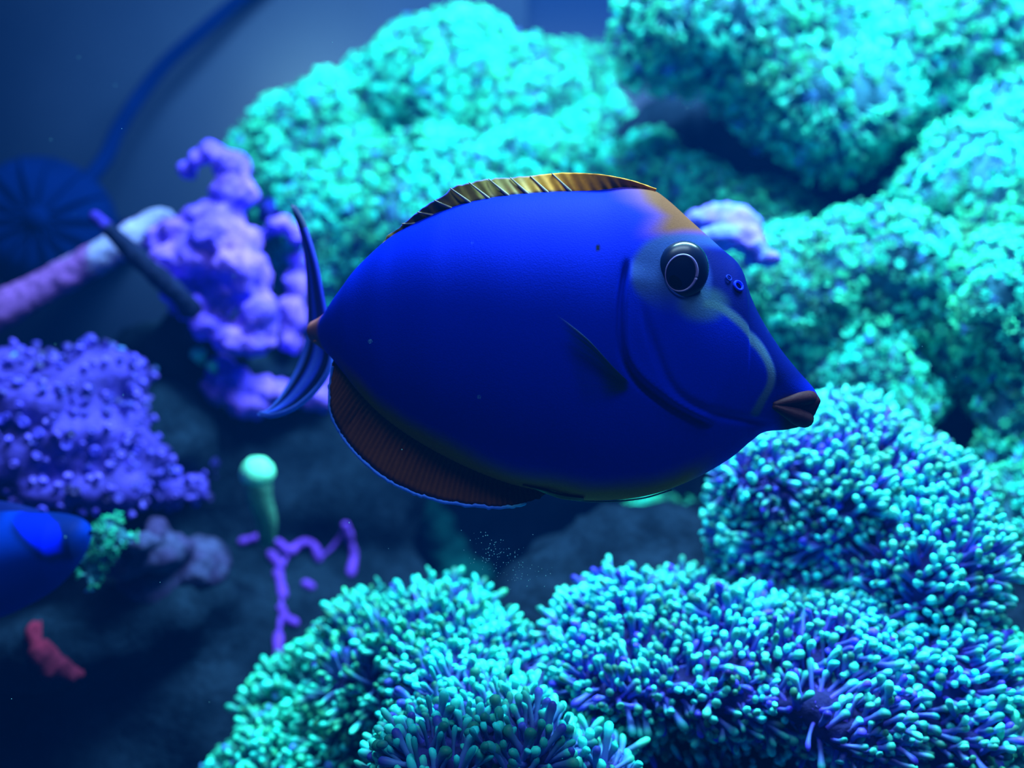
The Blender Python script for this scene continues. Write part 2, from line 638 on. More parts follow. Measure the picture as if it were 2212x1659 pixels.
# ================================================================ the tank
def quad_box(x0, x1, y0, y1, z0, z1):
    v = np.array([(x, y, z) for x in (x0, x1) for y in (y0, y1) for z in (z0, z1)], float)
    f = np.array([(0, 1, 3, 2), (4, 6, 7, 5), (0, 4, 5, 1), (2, 3, 7, 6), (0, 2, 6, 4), (1, 5, 7, 3)])
    return v, f


def box_obj(name, mat, *b):
    v, f = quad_box(*b)
    return struct(name, mesh_np(name, v, f, smooth_shade=False), mat)


YB = 1.22
box_obj('floor', M_SAND, -0.75, 0.75, -0.05, YB, -0.03, 0.0)
box_obj('wall_back', M_BACK, -0.75, 0.75, YB, YB + 0.012, 0.0, 1.0)
box_obj('wall_left', M_SIDE, -0.762, -0.75, -0.05, YB, 0.0, 1.0)
box_obj('wall_right', M_SIDE, 0.75, 0.762, -0.05, YB, 0.0, 1.0)

# the water that fills the tank: faint blue scattering
M_WATER = bpy.data.materials.new('sea_water')
M_WATER.use_nodes = True
_n = M_WATER.node_tree
for x_ in list(_n.nodes):
    if x_.type != 'OUTPUT_MATERIAL':
        _n.nodes.remove(x_)
_v = _n.nodes.new('ShaderNodeVolumeScatter')
_v.inputs['Color'].default_value = (0.0, 0.18, 1.0, 1)
_v.inputs['Density'].default_value = 0.052
_v.inputs['Anisotropy'].default_value = 0.0
_n.links.new(_v.outputs[0], [x_ for x_ in _n.nodes if x_.type == 'OUTPUT_MATERIAL'][0].inputs['Volume'])
v, f = quad_box(-0.79, 0.79, -0.40, YB + 0.03, -0.05, 0.985)
water = obj('water', mesh_np('water', v, f, smooth_shade=False), M_WATER)
tag(water, 'hazy blue sea water filling the whole tank', 'water', kind='stuff')

# overflow chamber in the rear corner: plain grey-blue panel with a bevelled corner
xr = float(P(1137, 60, 1.14)[0])
weir = thing('overflow_chamber', 'plain grey blue plastic overflow chamber panel behind the curved dark cable', 'panel', (-0.4, 1.18, 0))
v, f = quad_box(-0.745, xr, 1.14, YB - 0.001, 0.0, 1.0)
obj('panel', mesh_np('weir_panel', v, f, smooth_shade=False), M_WEIR, weir)

# ================================================================ reef rock below everything
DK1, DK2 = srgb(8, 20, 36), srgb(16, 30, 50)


def wl(*rows):
    a = np.array(rows, float)
    return a[:, :3], a[:, 3:]


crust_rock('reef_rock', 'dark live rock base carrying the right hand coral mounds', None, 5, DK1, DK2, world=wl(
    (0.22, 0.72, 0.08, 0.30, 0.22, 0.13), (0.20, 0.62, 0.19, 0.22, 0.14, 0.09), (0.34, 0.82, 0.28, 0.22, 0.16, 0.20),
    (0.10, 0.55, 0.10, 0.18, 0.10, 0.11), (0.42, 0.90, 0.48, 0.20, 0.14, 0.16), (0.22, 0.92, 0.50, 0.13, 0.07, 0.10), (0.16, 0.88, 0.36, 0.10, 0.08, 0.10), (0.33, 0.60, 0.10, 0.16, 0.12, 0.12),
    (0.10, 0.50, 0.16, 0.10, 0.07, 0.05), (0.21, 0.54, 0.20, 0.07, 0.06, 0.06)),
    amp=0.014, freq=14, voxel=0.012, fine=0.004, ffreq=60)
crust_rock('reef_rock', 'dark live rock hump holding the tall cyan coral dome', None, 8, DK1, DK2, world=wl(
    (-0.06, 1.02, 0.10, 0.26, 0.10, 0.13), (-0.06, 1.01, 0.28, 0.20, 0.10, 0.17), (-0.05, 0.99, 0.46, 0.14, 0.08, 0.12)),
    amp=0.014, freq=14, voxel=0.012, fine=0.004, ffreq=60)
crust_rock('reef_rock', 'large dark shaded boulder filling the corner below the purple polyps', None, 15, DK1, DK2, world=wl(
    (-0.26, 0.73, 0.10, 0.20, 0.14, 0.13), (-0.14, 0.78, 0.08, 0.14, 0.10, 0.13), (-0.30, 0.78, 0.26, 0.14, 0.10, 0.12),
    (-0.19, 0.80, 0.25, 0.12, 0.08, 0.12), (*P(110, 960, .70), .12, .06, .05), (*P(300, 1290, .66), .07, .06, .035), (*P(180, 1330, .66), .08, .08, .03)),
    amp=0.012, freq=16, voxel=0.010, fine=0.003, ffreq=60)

# ================================================================ coral palettes
PAL_GREEN = dict(tip1=srgb(20, 235, 222), tip2=srgb(66, 228, 178), odd_tip=srgb(70, 130, 235), odd=0.06,
                 mid=srgb(50, 160, 170), stalk=srgb(50, 85, 140), flesh=srgb(35, 90, 120))
PAL_CYAN = dict(tip1=srgb(20, 222, 232), tip2=srgb(60, 225, 185), odd_tip=srgb(70, 90, 240), odd=0.06,
                mid=srgb(62, 118, 190), stalk=srgb(62, 50, 180), flesh=srgb(34, 40, 110))
PAL_FRONT = dict(tip1=srgb(32, 214, 230), tip2=srgb(76, 220, 196), odd_tip=srgb(70, 60, 240), odd=0.07,
                 mid=srgb(70, 100, 200), stalk=srgb(70, 40, 190), flesh=srgb(34, 34, 105))
PAL_PURPLE = dict(tip1=srgb(58, 50, 215), tip2=srgb(88, 66, 205), odd_tip=srgb(80, 130, 225), odd=0.07,
                  mid=srgb(66, 48, 175), stalk=srgb(62, 44, 155), flesh=srgb(62, 46, 160))

FAR = dict(style='star', length=0.010, radius=0.0025, spacing=0.0050, up=0.15, wild=0.36, flow=0.35, amp=0.013, freq=22, gaps=-.62)
# tall dome behind the fish's back
coral('star_polyp_coral', 'tall bright cyan coral dome rising behind the back of the big fish', [
    (950, 262, .90, 215, 205, .085), (700, 385, .86, 150, 200, .075), (1110, 330, .89, 160, 230, .075),
    (860, 545, .82, 300, 215, .080), (1190, 500, .84, 190, 215, .075), (830, 250, .89, 130, 140, .06)],
    pal=PAL_GREEN, seed=101, parts=220, part_name='polyp', **FAR)
coral('star_polyp_coral', 'dim teal coral knob tucked behind the tall cyan dome', [
    (1250, 235, 1.0, 90, 115, .06), (1290, 360, .98, 100, 130, .06)], pal=PAL_GREEN, seed=103, **FAR)
HANG = dict(FAR, up=-0.25, length=0.014, radius=.0027, spacing=.0058, amp=.018, freq=17, soft=20)
coral('star_polyp_coral', 'green coral ledge overhanging the two dark caves', [
    (1445, 95, .74, 112, 105, .055), (1560, 95, .76, 130, 115, .06), (1700, 110, .76, 160, 170, .065), (1790, 190, .74, 140, 120, .06),
    (1900, 60, .78, 180, 180, .07), (2060, 120, .78, 170, 190, .07), (2190, 60, .80, 150, 200, .07), (1440, 165, .74, 70, 60, .04)],
    pal=PAL_GREEN, seed=107, parts=220, part_name='polyp', **HANG)
coral('star_polyp_coral', 'low green coral cushion below the dark cave beside the lavender sponge', [
    (1490, 420, .82, 130, 85, .055), (1620, 470, .80, 120, 90, .05), (1400, 370, .84, 90, 80, .05), (1720, 500, .78, 110, 60, .05)],
    pal=PAL_GREEN, seed=109, **FAR)
coral('star_polyp_coral', 'broad green coral slope with a bright ridge beside the fish head', [
    (1760, 660, .68, 150, 150, .07), (1920, 610, .68, 190, 150, .075), (2110, 480, .70, 170, 170, .075), (2210, 340, .72, 120, 150, .075),
    (2160, 700, .64, 150, 190, .07), (1850, 800, .66, 130, 95, .05), (2190, 880, .62, 110, 110, .05)],
    pal=PAL_GREEN, seed=113, parts=260, part_name='polyp', **dict(FAR, length=0.009, radius=0.0026, spacing=0.0055))
coral('star_polyp_coral', 'small green coral clump in the gap under the bright green slope', [
    (2010, 860, .64, 70, 70, .03), (1930, 900, .62, 90, 45, .03)], pal=PAL_GREEN, seed=117, **dict(FAR, length=0.008))
coral('star_polyp_coral', 'green coral fringe along the dark gap right of the big tentacled mound', [
    (2215, 1170, .56, 60, 100, .04), (2230, 1060, .60, 60, 60, .04)], pal=PAL_GREEN, seed=119, **dict(FAR, length=0.009))
coral('star_polyp_coral', 'faint teal coral cushion far back under the fish belly', [
    (1440, 1195, .80, 105, 65, .045), (1520, 1170, .78, 70, 70, .04)], pal=PAL_GREEN, seed=121, **dict(FAR, length=0.009))

NEAR = dict(style='finger', length=0.0105, radius=0.00142, spacing=0.0037, up=0.20, wild=0.50, flow=0.85, amp=0.009, freq=34, gaps=-.72)
coral('finger_polyp_coral', 'large mound of blue green tentacles under the mouth of the big fish', [
    (1790, 1010, .56, 165, 105, .07), (1950, 1090, .55, 160, 130, .07), (1710, 1130, .545, 150, 130, .045), (2010, 1230, .51, 130, 140, .045),
    (1850, 1220, .535, 170, 120, .045), (1640, 1030, .53, 80, 60, .03)],
    pal=PAL_FRONT, seed=131, parts=300, **NEAR)
coral('finger_polyp_coral', 'wide tentacled mound with violet stalks below the gap under the fish belly', [
    (1370, 1410, .50, 190, 115, .07), (1560, 1425, .50, 190, 140, .075), (1760, 1480, .48, 210, 160, .07), (1960, 1500, .49, 170, 150, .065),
    (1600, 1620, .50, 260, 120, .045), (1900, 1650, .50, 220, 110, .045), (1330, 1570, .49, 100, 120, .035)],
    pal=PAL_FRONT, seed=137, parts=300, **NEAR)
coral('finger_polyp_coral', 'rounded cyan topped mound of tentacles in front of the hazy green corals', [
    (1035, 1500, .47, 150, 95, .06), (1040, 1560, .44, 175, 110, .05), (1130, 1610, .42, 115, 100, .035), (950, 1640, .415, 115, 100, .035), (1250, 1685, .42, 120, 75, .035)],
    pal=PAL_CYAN, seed=139, parts=300, **NEAR)
coral('finger_polyp_coral', 'soft cyan peaked mound behind the rounded tentacle mound', [
    (940, 1400, .54, 125, 90, .045), (820, 1425, .56, 110, 75, .045), (1040, 1420, .52, 90, 75, .04), (860, 1470, .53, 130, 90, .04)],
    pal=PAL_CYAN, seed=149, parts=120, **dict(NEAR, length=0.014))
coral('finger_polyp_coral', 'hazy green sloping coral beside the dark shaded corner', [
    (760, 1510, .58, 110, 110, .05), (680, 1600, .58, 130, 120, .05), (790, 1640, .55, 120, 130, .045), (580, 1680, .60, 110, 90, .05)],
    pal=PAL_GREEN, seed=151, parts=120, **dict(NEAR, length=0.010, radius=0.0018))
coral('finger_polyp_coral', 'bright green tentacled coral at the end of the wide violet mound', [
    (2190, 1500, .48, 85, 120, .04), (2140, 1620, .46, 110, 100, .04)], pal=PAL_GREEN, seed=157, parts=120, **dict(NEAR, length=0.012))
coral('finger_polyp_coral', 'tiny dim green tuft in the notch between the two cyan mounds', [
    (1135, 1335, .62, 40, 38, .025)], pal=PAL_GREEN, seed=159, **dict(NEAR, length=0.010))


# ================================================================ left side: rock, pipe, pump, polyps
PU1, PU2 = srgb(98, 70, 240), srgb(134, 90, 245)
crust_rock('purple_rock', 'purple coralline crusted rock with a hooked spire and dark hollow', [
    (430, 345, .70, 20, 20, .010), (462, 330, .70, 26, 20, .012), (500, 360, .70, 30, 32, .014), (505, 420, .70, 40, 45, .018),
    (465, 470, .70, 70, 40, .022), (400, 505, .70, 75, 32, .022), (490, 520, .69, 65, 50, .026), (345, 520, .70, 35, 28, .018),
    (400, 560, .69, 70, 38, .022), (540, 600, .69, 40, 60, .026), (500, 580, .68, 50, 40, .02), (352, 590, .68, 18, 26, .012),
    (372, 630, .68, 16, 20, .012), (415, 672, .68, 24, 20, .012), (455, 705, .68, 30, 22, .014), (500, 730, .68, 45, 34, .018),
    (560, 690, .69, 38, 60, .022), (560, 745, .69, 36, 26, .018), (440, 620, .73, 90, 80, .012), (405, 372, .71, 12, 14, .008)],
    61, PU1, PU2, amp=0.0045, freq=60, fine=0.0016)
crust_rock('purple_rock', 'small purple arch of rock crossing beside the tail fin', [
    (568, 508, .74, 16, 16, .012), (590, 488, .74, 20, 15, .012), (620, 488, .74, 22, 15, .012), (645, 512, .74, 18, 22, .012),
    (655, 560, .75, 18, 35, .012), (640, 620, .75, 30, 40, .014), (630, 680, .75, 28, 45, .014), (625, 730, .75, 26, 35, .014)],
    67, PU1, PU2, amp=0.004, freq=70)
crust_rock('blue_sponge', 'small round dark blue knob above the purple rock arch', [
    (582, 455, .76, 24, 26, .010), (590, 478, .76, 16, 18, .008)], 69, srgb(20, 24, 120), srgb(50, 44, 160), cat='sponge', amp=0.001)
crust_rock('purple_rock', 'ragged violet rock lump below the hooked rock and tail fin', [
    (500, 810, .72, 40, 30, .02), (545, 850, .72, 55, 40, .022), (610, 850, .74, 50, 34, .02), (680, 830, .76, 40, 60, .02), (475, 850, .72, 22, 26, .012)],
    71, PU1, PU2, amp=0.007, freq=70, fine=0.002)
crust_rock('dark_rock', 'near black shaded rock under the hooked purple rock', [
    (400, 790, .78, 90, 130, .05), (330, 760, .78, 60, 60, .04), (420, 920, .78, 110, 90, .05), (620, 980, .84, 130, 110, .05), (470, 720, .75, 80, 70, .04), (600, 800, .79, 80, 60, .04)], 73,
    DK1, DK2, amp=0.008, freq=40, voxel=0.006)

# encrusted pipe
pp = spline([P(-120, 745, .70), P(0, 672, .71), P(160, 585, .72), P(260, 530, .72), P(345, 480, .73)], 60)
v, f, par = tube_np(pp, 0.0122 + 0.0012 * fbm(pp, 60, 4, 2), 20)
v = v + norm(v - pp[np.clip((par * 59).round().astype(int), 0, 59)]) * (0.0010 * fbm(v, 160, 8, 2))[:, None]
w = smooth(-.25, .45, fbm(v, 45, 33, 3) + 0.9 * smooth(.45, .75, par) - 0.45)[:, None]
col = srgb(118, 70, 160) * (1 - w) + srgb(150, 150, 225) * w
tag(obj('encrusted_pipe', mesh_np('encrusted_pipe', v, f, col), M_CRUST),
    'slanting pale pipe crusted with lilac and pink algae reaching the purple rock', 'pipe')

# branch crossing the pipe; its backlit silhouette shade is painted in as navy
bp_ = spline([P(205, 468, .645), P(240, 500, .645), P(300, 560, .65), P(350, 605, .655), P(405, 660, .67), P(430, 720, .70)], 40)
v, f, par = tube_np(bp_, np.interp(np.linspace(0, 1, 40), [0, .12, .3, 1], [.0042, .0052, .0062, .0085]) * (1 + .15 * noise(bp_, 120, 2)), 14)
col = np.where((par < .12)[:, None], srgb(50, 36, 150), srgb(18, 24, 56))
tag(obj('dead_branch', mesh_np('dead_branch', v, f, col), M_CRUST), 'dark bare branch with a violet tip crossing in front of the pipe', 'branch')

# wavemaker pump with its cable
pump = thing('circulation_pump', 'round dark blue circulation pump at the lower end of the curved cable', 'pump', P(110, 600, .88))


def lathe(prof, axis_o, axis_d, sides=40):
    d = norm(np.asarray(axis_d, float))
    a, b = frames(d[None])
    a, b = a[0], b[0]
    ph = np.linspace(0, 2 * math.pi, sides, endpoint=False)
    pr = np.asarray(prof, float)
    v = (np.asarray(axis_o) + pr[:, None, 1, None] * d + pr[:, None, 0, None] * (np.cos(ph)[None, :, None] * a + np.sin(ph)[None, :, None] * b)).reshape(-1, 3)
    n = len(pr)
    r, c = np.meshgrid(np.arange(n - 1), np.arange(sides), indexing='ij')
    c2 = (c + 1) % sides
    return v, np.stack([r * sides + c, r * sides + c2, (r + 1) * sides + c2, (r + 1) * sides + c], -1).reshape(-1, 4)


po = P(95, 490, .90)
pd = norm(np.array([0.35, -1.0, 0.10]))
R0 = 150 * .90 / F
v, f = lathe([(0.001, .05), (R0 * .55, .048), (R0 * .80, .040), (R0 * .95, .020), (R0, 0), (R0 * .95, -.02), (R0 * .6, -.045), (0.001, -.05)], po, pd)
obj('housing', mesh_np('pump_housing', v, f), M_PUMP, pump)
a_, b_ = frames(pd[None])
for k in range(14):                                   # grille bars over the front
    an = 2 * math.pi * k / 14
    e = math.cos(an) * a_[0] + math.sin(an) * b_[0]
    path = np.array([po + pd * .053 + e * R0 * .12, po + pd * .0525 + e * R0 * .5, po + pd * .045 + e * R0 * .76, po + pd * .026 + e * R0 * .93])
    v, f, _ = tube_np(spline(path, 10), 0.0016, 6)
    obj('grille_bar', mesh_np('grille_bar', v, f), M_PUMP, pump)
v, f = lathe([(0.001, .060), (R0 * .12, .059), (R0 * .17, .054), (R0 * .17, .046), (0.001, .046)], po, pd)
obj('grille_hub', mesh_np('grille_hub', v, f), M_PUMP, pump)
v, f = lathe([(0.001, 0), (.022, 0), (.024, .004), (.024, .20), (0.001, .20)], po - pd * .045 + np.array([0, .0, 0]), (0, 1, 0), 24)
v[:, 1] = np.minimum(v[:, 1], 1.1405)
obj('magnet_mount', mesh_np('magnet_mount', v, f), M_PUMP, pump)
cp = spline([P(165, 420, .93), P(225, 345, .96), P(255, 280, 1.0), P(300, 210, 1.03), P(360, 135, 1.05), P(440, 65, 1.06), P(530, -10, 1.07), P(640, -90, 1.08), P(760, -180, 1.09)], 90)
v, f, _ = tube_np(cp, 0.0075, 14)
obj('cable', mesh_np('pump_cable', v, f), M_PUMP, pump)

# purple polyp colony
coral('button_polyp_colony', 'purple button polyp colony with blue ringed tips below the slanting pipe', [
    (20, 815, .64, 90, 50, .04), (120, 860, .63, 120, 80, .045), (230, 830, .65, 70, 55, .035), (70, 970, .62, 130, 80, .045),
    (230, 940, .63, 100, 90, .04), (150, 1045, .62, 170, 45, .04), (300, 1010, .65, 80, 60, .03), (380, 1055, .67, 70, 26, .02)],
    'knob', PAL_PURPLE, 171, length=0.0055, radius=0.0025, spacing=0.0105, amp=0.0085, freq=55, soft=8, up=0.2, wild=0.35, flow=0.3,
    parts=260, part_name='polyp', flesh_in=0.94)
coral('button_polyp_colony', 'small patch of deep blue button polyps on the dark rock', [
    (440, 995, .70, 38, 30, .015), (465, 1030, .71, 20, 18, .01)], 'knob', dict(PAL_PURPLE, tip1=srgb(40, 44, 190), tip2=srgb(60, 50, 190)), 173,
    length=0.005, radius=0.0024, spacing=0.006, amp=0.003, flesh_in=0.94, part_name='polyp', parts=30)

# pale green stalked cap
cap = thing('mushroom_coral', 'pale green rounded mushroom coral cap on a dim stalk in the dark corner', 'coral', P(556, 1120, .66))
cc = P(556, 1018, .66)
k_ = .66 / F
v, f = lathe([(0.0005, 32 * k_), (18 * k_, 28 * k_), (32 * k_, 14 * k_), (37 * k_, -4 * k_), (32 * k_, -22 * k_), (20 * k_, -28 * k_), (0.0005, -26 * k_)], cc, (0.05, -.12, 1), 28)
v = v + 0.0006 * fbm(v, 300, 3, 2)[:, None]
obj('cap', mesh_np('mushroom_cap', v, f, np.tile(srgb(110, 225, 195), (len(v), 1))), M_FLESH, cap)
st = spline([cc - [0, 0, .006], cc - [.0, -.004, .02], cc - [-.002, -.012, .036], cc - [0.0, -.02, .052]], 16)
v, f, _ = tube_np(st, np.linspace(.0095, .006, 16), 16)
obj('stalk', mesh_np('mushroom_stalk', v, f, np.tile(srgb(60, 120, 110), (len(v), 1))), M_FLESH, cap)
# small green buttons
gb = thing('mushroom_coral', 'tiny green coral button on the near black rock', 'coral', P(430, 780, .69))
for i, (bx, by, br) in enumerate(((428, 764, 17), (458, 790, 12))):
    cb = P(bx, by, .695)
    kb = br * .69 / F
    v, f = lathe([(0.0003, kb * .8), (kb * .6, kb * .7), (kb, kb * .1), (kb * .8, -kb * .7), (kb * .4, -kb * 2.5), (0.0003, -kb * 2.6)], cb, (0.1, -.8, .5), 20)
    obj('button', mesh_np('green_button', v, f, np.tile(srgb(70, 190, 175), (len(v), 1))), M_FLESH, gb)

# bright green fringe on the left
coral('star_polyp_coral', 'bright green coral tongue between the blue fish and the dark corner', [
    (232, 1132, .56, 30, 24, .014), (258, 1162, .56, 40, 24, .014), (222, 1185, .56, 26, 26, .012), (196, 1235, .56, 20, 36, .012)],
    'star', dict(PAL_GREEN, tip1=srgb(10, 225, 190)), 181, length=0.006, radius=0.0022, spacing=0.0042, amp=0.002, part_name='polyp', parts=60)
crust_rock('encrusted_rock', 'dusky mauve rock slab leaning on the bright green coral tongue', [
    (310, 1165, .59, 46, 20, .016), (280, 1205, .60, 50, 34, .018), (350, 1190, .62, 55, 36, .02), (340, 1135, .62, 30, 18, .014), (420, 1220, .66, 70, 60, .03), (330, 1260, .64, 70, 60, .03)],
    77, srgb(56, 58, 104), srgb(50, 42, 88), amp=0.004, freq=60)

# where a pixel's ray meets the rocks built so far
from mathutils.bvhtree import BVHTree
bpy.context.view_layer.update()
_dg = bpy.context.evaluated_depsgraph_get()
_trees = [BVHTree.FromObject(o, _dg) for o in scene.objects if o.type == 'MESH' and o.name.split('.')[0] in ('reef_rock', 'dark_rock', 'floor', 'wall_back')]


def rock_depth(px, py):
    d = norm(P(px, py, 1.0) - CAM)
    best = 1.2
    for t in _trees:
        h = t.ray_cast(Vector(CAM), Vector(d))
        if h[0] is not None:
            best = min(best, float((np.array(h[0]) - CAM) @ FWD))
    return best


# dim red sponge
crust_rock('red_sponge', 'dim dark red sponge in the shaded bottom corner', [
    (x_, y_, rock_depth(x_, y_), a1_, b1_, c1_) for x_, y_, a1_, b1_, c1_ in
    ((75, 1362, 14, 24, .010), (95, 1405, 22, 30, .012), (125, 1440, 32, 24, .014), (165, 1452, 24, 14, .010))],
    79, srgb(110, 28, 56), srgb(86, 24, 50), cat='sponge', amp=0.003, freq=70)

# mauve crawling branches on the shaded rock
mb = thing('branch_coral', 'dim violet branching coral crawling over the shaded rock', 'coral', P(610, 1450, rock_depth(610, 1450)))
PTH = [[(601, 1172), (625, 1192), (642, 1179), (663, 1170), (680, 1182), (688, 1207)], [(585, 1198), (596, 1211), (606, 1222)],
       [(600, 1238), (606, 1260), (611, 1286)], [(607, 1315), (618, 1335), (636, 1345)], [(601, 1375), (600, 1410), (597, 1444)],
       [(524, 1170), (540, 1166), (557, 1160)], [(746, 1135), (756, 1168), (764, 1200), (758, 1238)], [(660, 1262), (672, 1268)],
       [(625, 1192), (604, 1236), (606, 1260)], [(606, 1280), (608, 1316), (601, 1375)], [(557, 1160), (580, 1165), (601, 1172)], [(688, 1207), (720, 1180), (746, 1140)]]
for i, q_ in enumerate(PTH):
    path = spline([P(x, y, rock_depth(x, y) - (.001 if i < 8 else 0)) for x, y in q_], 24)
    v, f, _ = tube_np(path, (.0034 if i < 8 else .0016) * (1 + .25 * noise(path, 140, i)), 10)
    cc_ = srgb(96, 50, 180)
    obj('branch', mesh_np('violet_branch', v, f, np.tile(cc_, (len(v), 1))), M_CRUST, mb)

# far dim leather coral on the back pane
crust_rock('leather_coral', 'dim teal leather coral finger standing far behind the fish belly', [
    (x_, y_, rock_depth(x_, y_) - .004, a1_, b1_, .014) for x_, y_, a1_, b1_ in
    ((925, 1100, 34, 40), (945, 1140, 42, 44), (965, 1185, 46, 42), (985, 1225, 40, 36), (1020, 1240, 44, 30))],
    83, srgb(20, 104, 114), srgb(16, 88, 100), cat='coral', amp=0.005, freq=30)

# lavender ruffled sponge behind the fish's head
lav = [(x_, y_, .675 - (y_ - 445) / 90 * .085, a1_, b1_, c1_ * .8) for x_, y_, d1_, a1_, b1_, c1_ in [(1590, 490, .62, 55, 46, .022), (1555, 480, .62, 50, 40, .022), (1615, 515, .62, 40, 34, .02), (1520, 480, .62, 40, 24, .018), (1636, 535, .62, 22, 20, .012),
       (1540, 452, .62, 14, 14, .008), (1570, 445, .62, 18, 14, .008), (1600, 450, .62, 18, 12, .008), (1630, 480, .62, 18, 18, .008)]] + [(1560, 515, .607, 52, 34, .014), (1640, 560, .60, 16, 16, .04)]
crust_rock('lavender_sponge', 'pale lavender lumpy sponge peeking out behind the fish forehead', lav, 89, srgb(92, 104, 225), srgb(112, 90, 215),
           cat='sponge', amp=0.002, freq=80, fine=0.0008, voxel=0.0025)


# ================================================================ the big fish
fish = thing('surgeonfish', 'large deep blue surgeonfish with orange brown fins swimming across the reef', 'fish', P(1230, 1080, D0))

TOPC = spline([(1766, 856), (1758, 840), (1745, 824), (1720, 796), (1682, 748), (1642, 684), (1620, 635), (1606, 590), (1588, 562), (1560, 538), (1500, 484),
               (1440, 430), (1405, 409), (1350, 402), (1290, 410), (1180, 415), (1080, 424), (985, 444), (900, 478), (840, 515), (780, 570), (742, 622), (716, 664),
               (704, 676), (694, 684), (684, 690), (676, 694)], 500)
BOTC = spline([(1766, 876), (1757, 900), (1738, 918), (1700, 928), (1652, 933), (1622, 953), (1580, 988), (1520, 1024), (1450, 1055), (1380, 1074), (1300, 1081),
               (1240, 1078), (1180, 1063), (1100, 1045), (1000, 1006), (900, 952), (830, 902), (780, 852), (744, 806), (720, 775), (706, 762), (694, 752), (684, 745), (676, 740)], 500)


def prof(x):
    t = np.interp(x, TOPC[::-1, 0], TOPC[::-1, 1])
    b = np.interp(x, BOTC[::-1, 0], BOTC[::-1, 1])
    return t, b


def smooth_table(x, xp, fp, sig=20):
    g = np.arange(600, 1850, 2.0)
    y = np.interp(g, xp, fp)
    kk = np.exp(-.5 * (np.arange(-60, 61) * 2.0 / sig) ** 2)
    y = np.convolve(np.pad(y, 60, mode='edge'), kk / kk.sum(), 'valid')
    return np.interp(x, g, y)


def width(x):          # half thickness in metres
    return smooth_table(x, [676, 700, 716, 760, 830, 930, 1080, 1250, 1400, 1500, 1600, 1680, 1730, 1758, 1766],
                     [.0026, .0036, .0050, .0095, .0160, .0225, .0275, .0285, .0255, .0220, .0155, .0105, .0075, .0048, .0015], 22)


def depth(x):          # the tail end curls away from the glass
    return D0 + smooth_table(x, [676, 684, 694, 704, 716, 740, 780, 850, 960, 1766], [.046, .039, .031, .024, .018, .011, .006, .002, 0, 0], 9)


xs = np.concatenate([np.linspace(1766, 1700, 34)[:-1], np.linspace(1700, 780, 250)[:-1], np.linspace(780, 676, 60)])
t_, b_ = prof(xs)
mid, hh = (t_ + b_) / 2, np.maximum((b_ - t_) / 2, .5)
dep = depth(xs)
cen = P(xs, mid, dep)
ker = np.ones(9) / 9
Tn = np.gradient(cen, axis=0)
Tn[:, 2] *= 0.0
Tn = norm(Tn)
side = norm(np.cross(Tn, np.array([0, 0, 1.0])))     # points to one flank
if (side[100] @ FWD) > 0:
    side = -side
NT = 260
th = np.linspace(0, 2 * math.pi, NT, endpoint=False)


SKEW = -1.0


def section(cosv):     # 0..1 half thickness over height, fuller in the middle, thin at the keels
    k_ = cosv - 0.16 * (1 - cosv ** 2) * SKEW      # deepest a little above the middle
    return np.clip(1 - np.abs(k_) ** 2.0, 0, 1) ** 0.66


def polydist(px, py, pts):
    """distance to a polyline and side sign"""
    pts = np.asarray(pts, float)
    best = np.full(px.shape, 1e9)
    sg = np.zeros(px.shape)
    al = np.zeros(px.shape)
    for i in range(len(pts) - 1):
        a, b = pts[i], pts[i + 1]
        ab = b - a
        u = np.clip(((px - a[0]) * ab[0] + (py - a[1]) * ab[1]) / (ab @ ab), 0, 1)
        dx, dy = px - a[0] - u * ab[0], py - a[1] - u * ab[1]
        d = np.hypot(dx, dy)
        m = d < best
        best = np.where(m, d, best)
        sg = np.where(m, np.sign(ab[0] * dy - ab[1] * dx), sg)
        al = np.where(m, (i + u) / (len(pts) - 1), al)
    return best, sg, al


OPER = spline([(1345, 560), (1330, 640), (1328, 720), (1340, 770), (1372, 812), (1425, 852), (1480, 884), (1532, 910)], 40)
PREO = spline([(1362, 640), (1395, 740), (1430, 815), (1470, 855), (1530, 882), (1600, 900), (1665, 912)], 40)
LINE = spline([(1492, 652), (1535, 660), (1585, 697), (1625, 740), (1650, 785), (1653, 820), (1636, 858), (1625, 885)], 40)

PX = np.repeat(xs[:, None], NT, 1)
PY = mid[:, None] + hh[:, None] * -np.cos(th)[None]
d_op, s_op, a_op = polydist(PX, PY, OPER)
sd = -d_op * s_op                                   # positive on the head side
fade = smooth(0, .10, a_op) * smooth(1.0, .92, a_op)
if sd[150].mean() > 0:
    pass
headside = PX > np.interp(PY, OPER[:, 1], OPER[:, 0])
sd = np.where(headside, d_op, -d_op)
bulge = 0.0020 * smooth(-2, 5, sd) * np.exp(-np.clip(sd, 0, None) / 42) * fade * (d_op < 400)
bulge = bulge - 0.0030 * np.exp(-((sd + 6) / 6.5) ** 2) * fade
d_pr, _, a_pr = polydist(PX, PY, PREO)
bulge = bulge - 0.0013 * np.exp(-(d_pr / 9) ** 2) * smooth(0, .25, a_pr) * smooth(1, .9, a_pr)
sec = section(-np.cos(th))
sgn = np.sign(np.sin(th))
wid = width(xs)[:, None] * sec[None] + bulge * (sec[None] > .15)
Vb = P(PX, PY, np.repeat(dep[:, None], NT, 1)) + (wid * sgn[None])[..., None] * side[:, None]
r, c = np.meshgrid(np.arange(len(xs) - 1), np.arange(NT), indexing='ij')
c2 = (c + 1) % NT
Fb = np.stack([r * NT + c, r * NT + c2, (r + 1) * NT + c2, (r + 1) * NT + c], -1).reshape(-1, 4)
nv = len(xs) * NT
vb = np.vstack([Vb.reshape(-1, 3), cen[0], cen[-1]])
k = np.arange(NT)
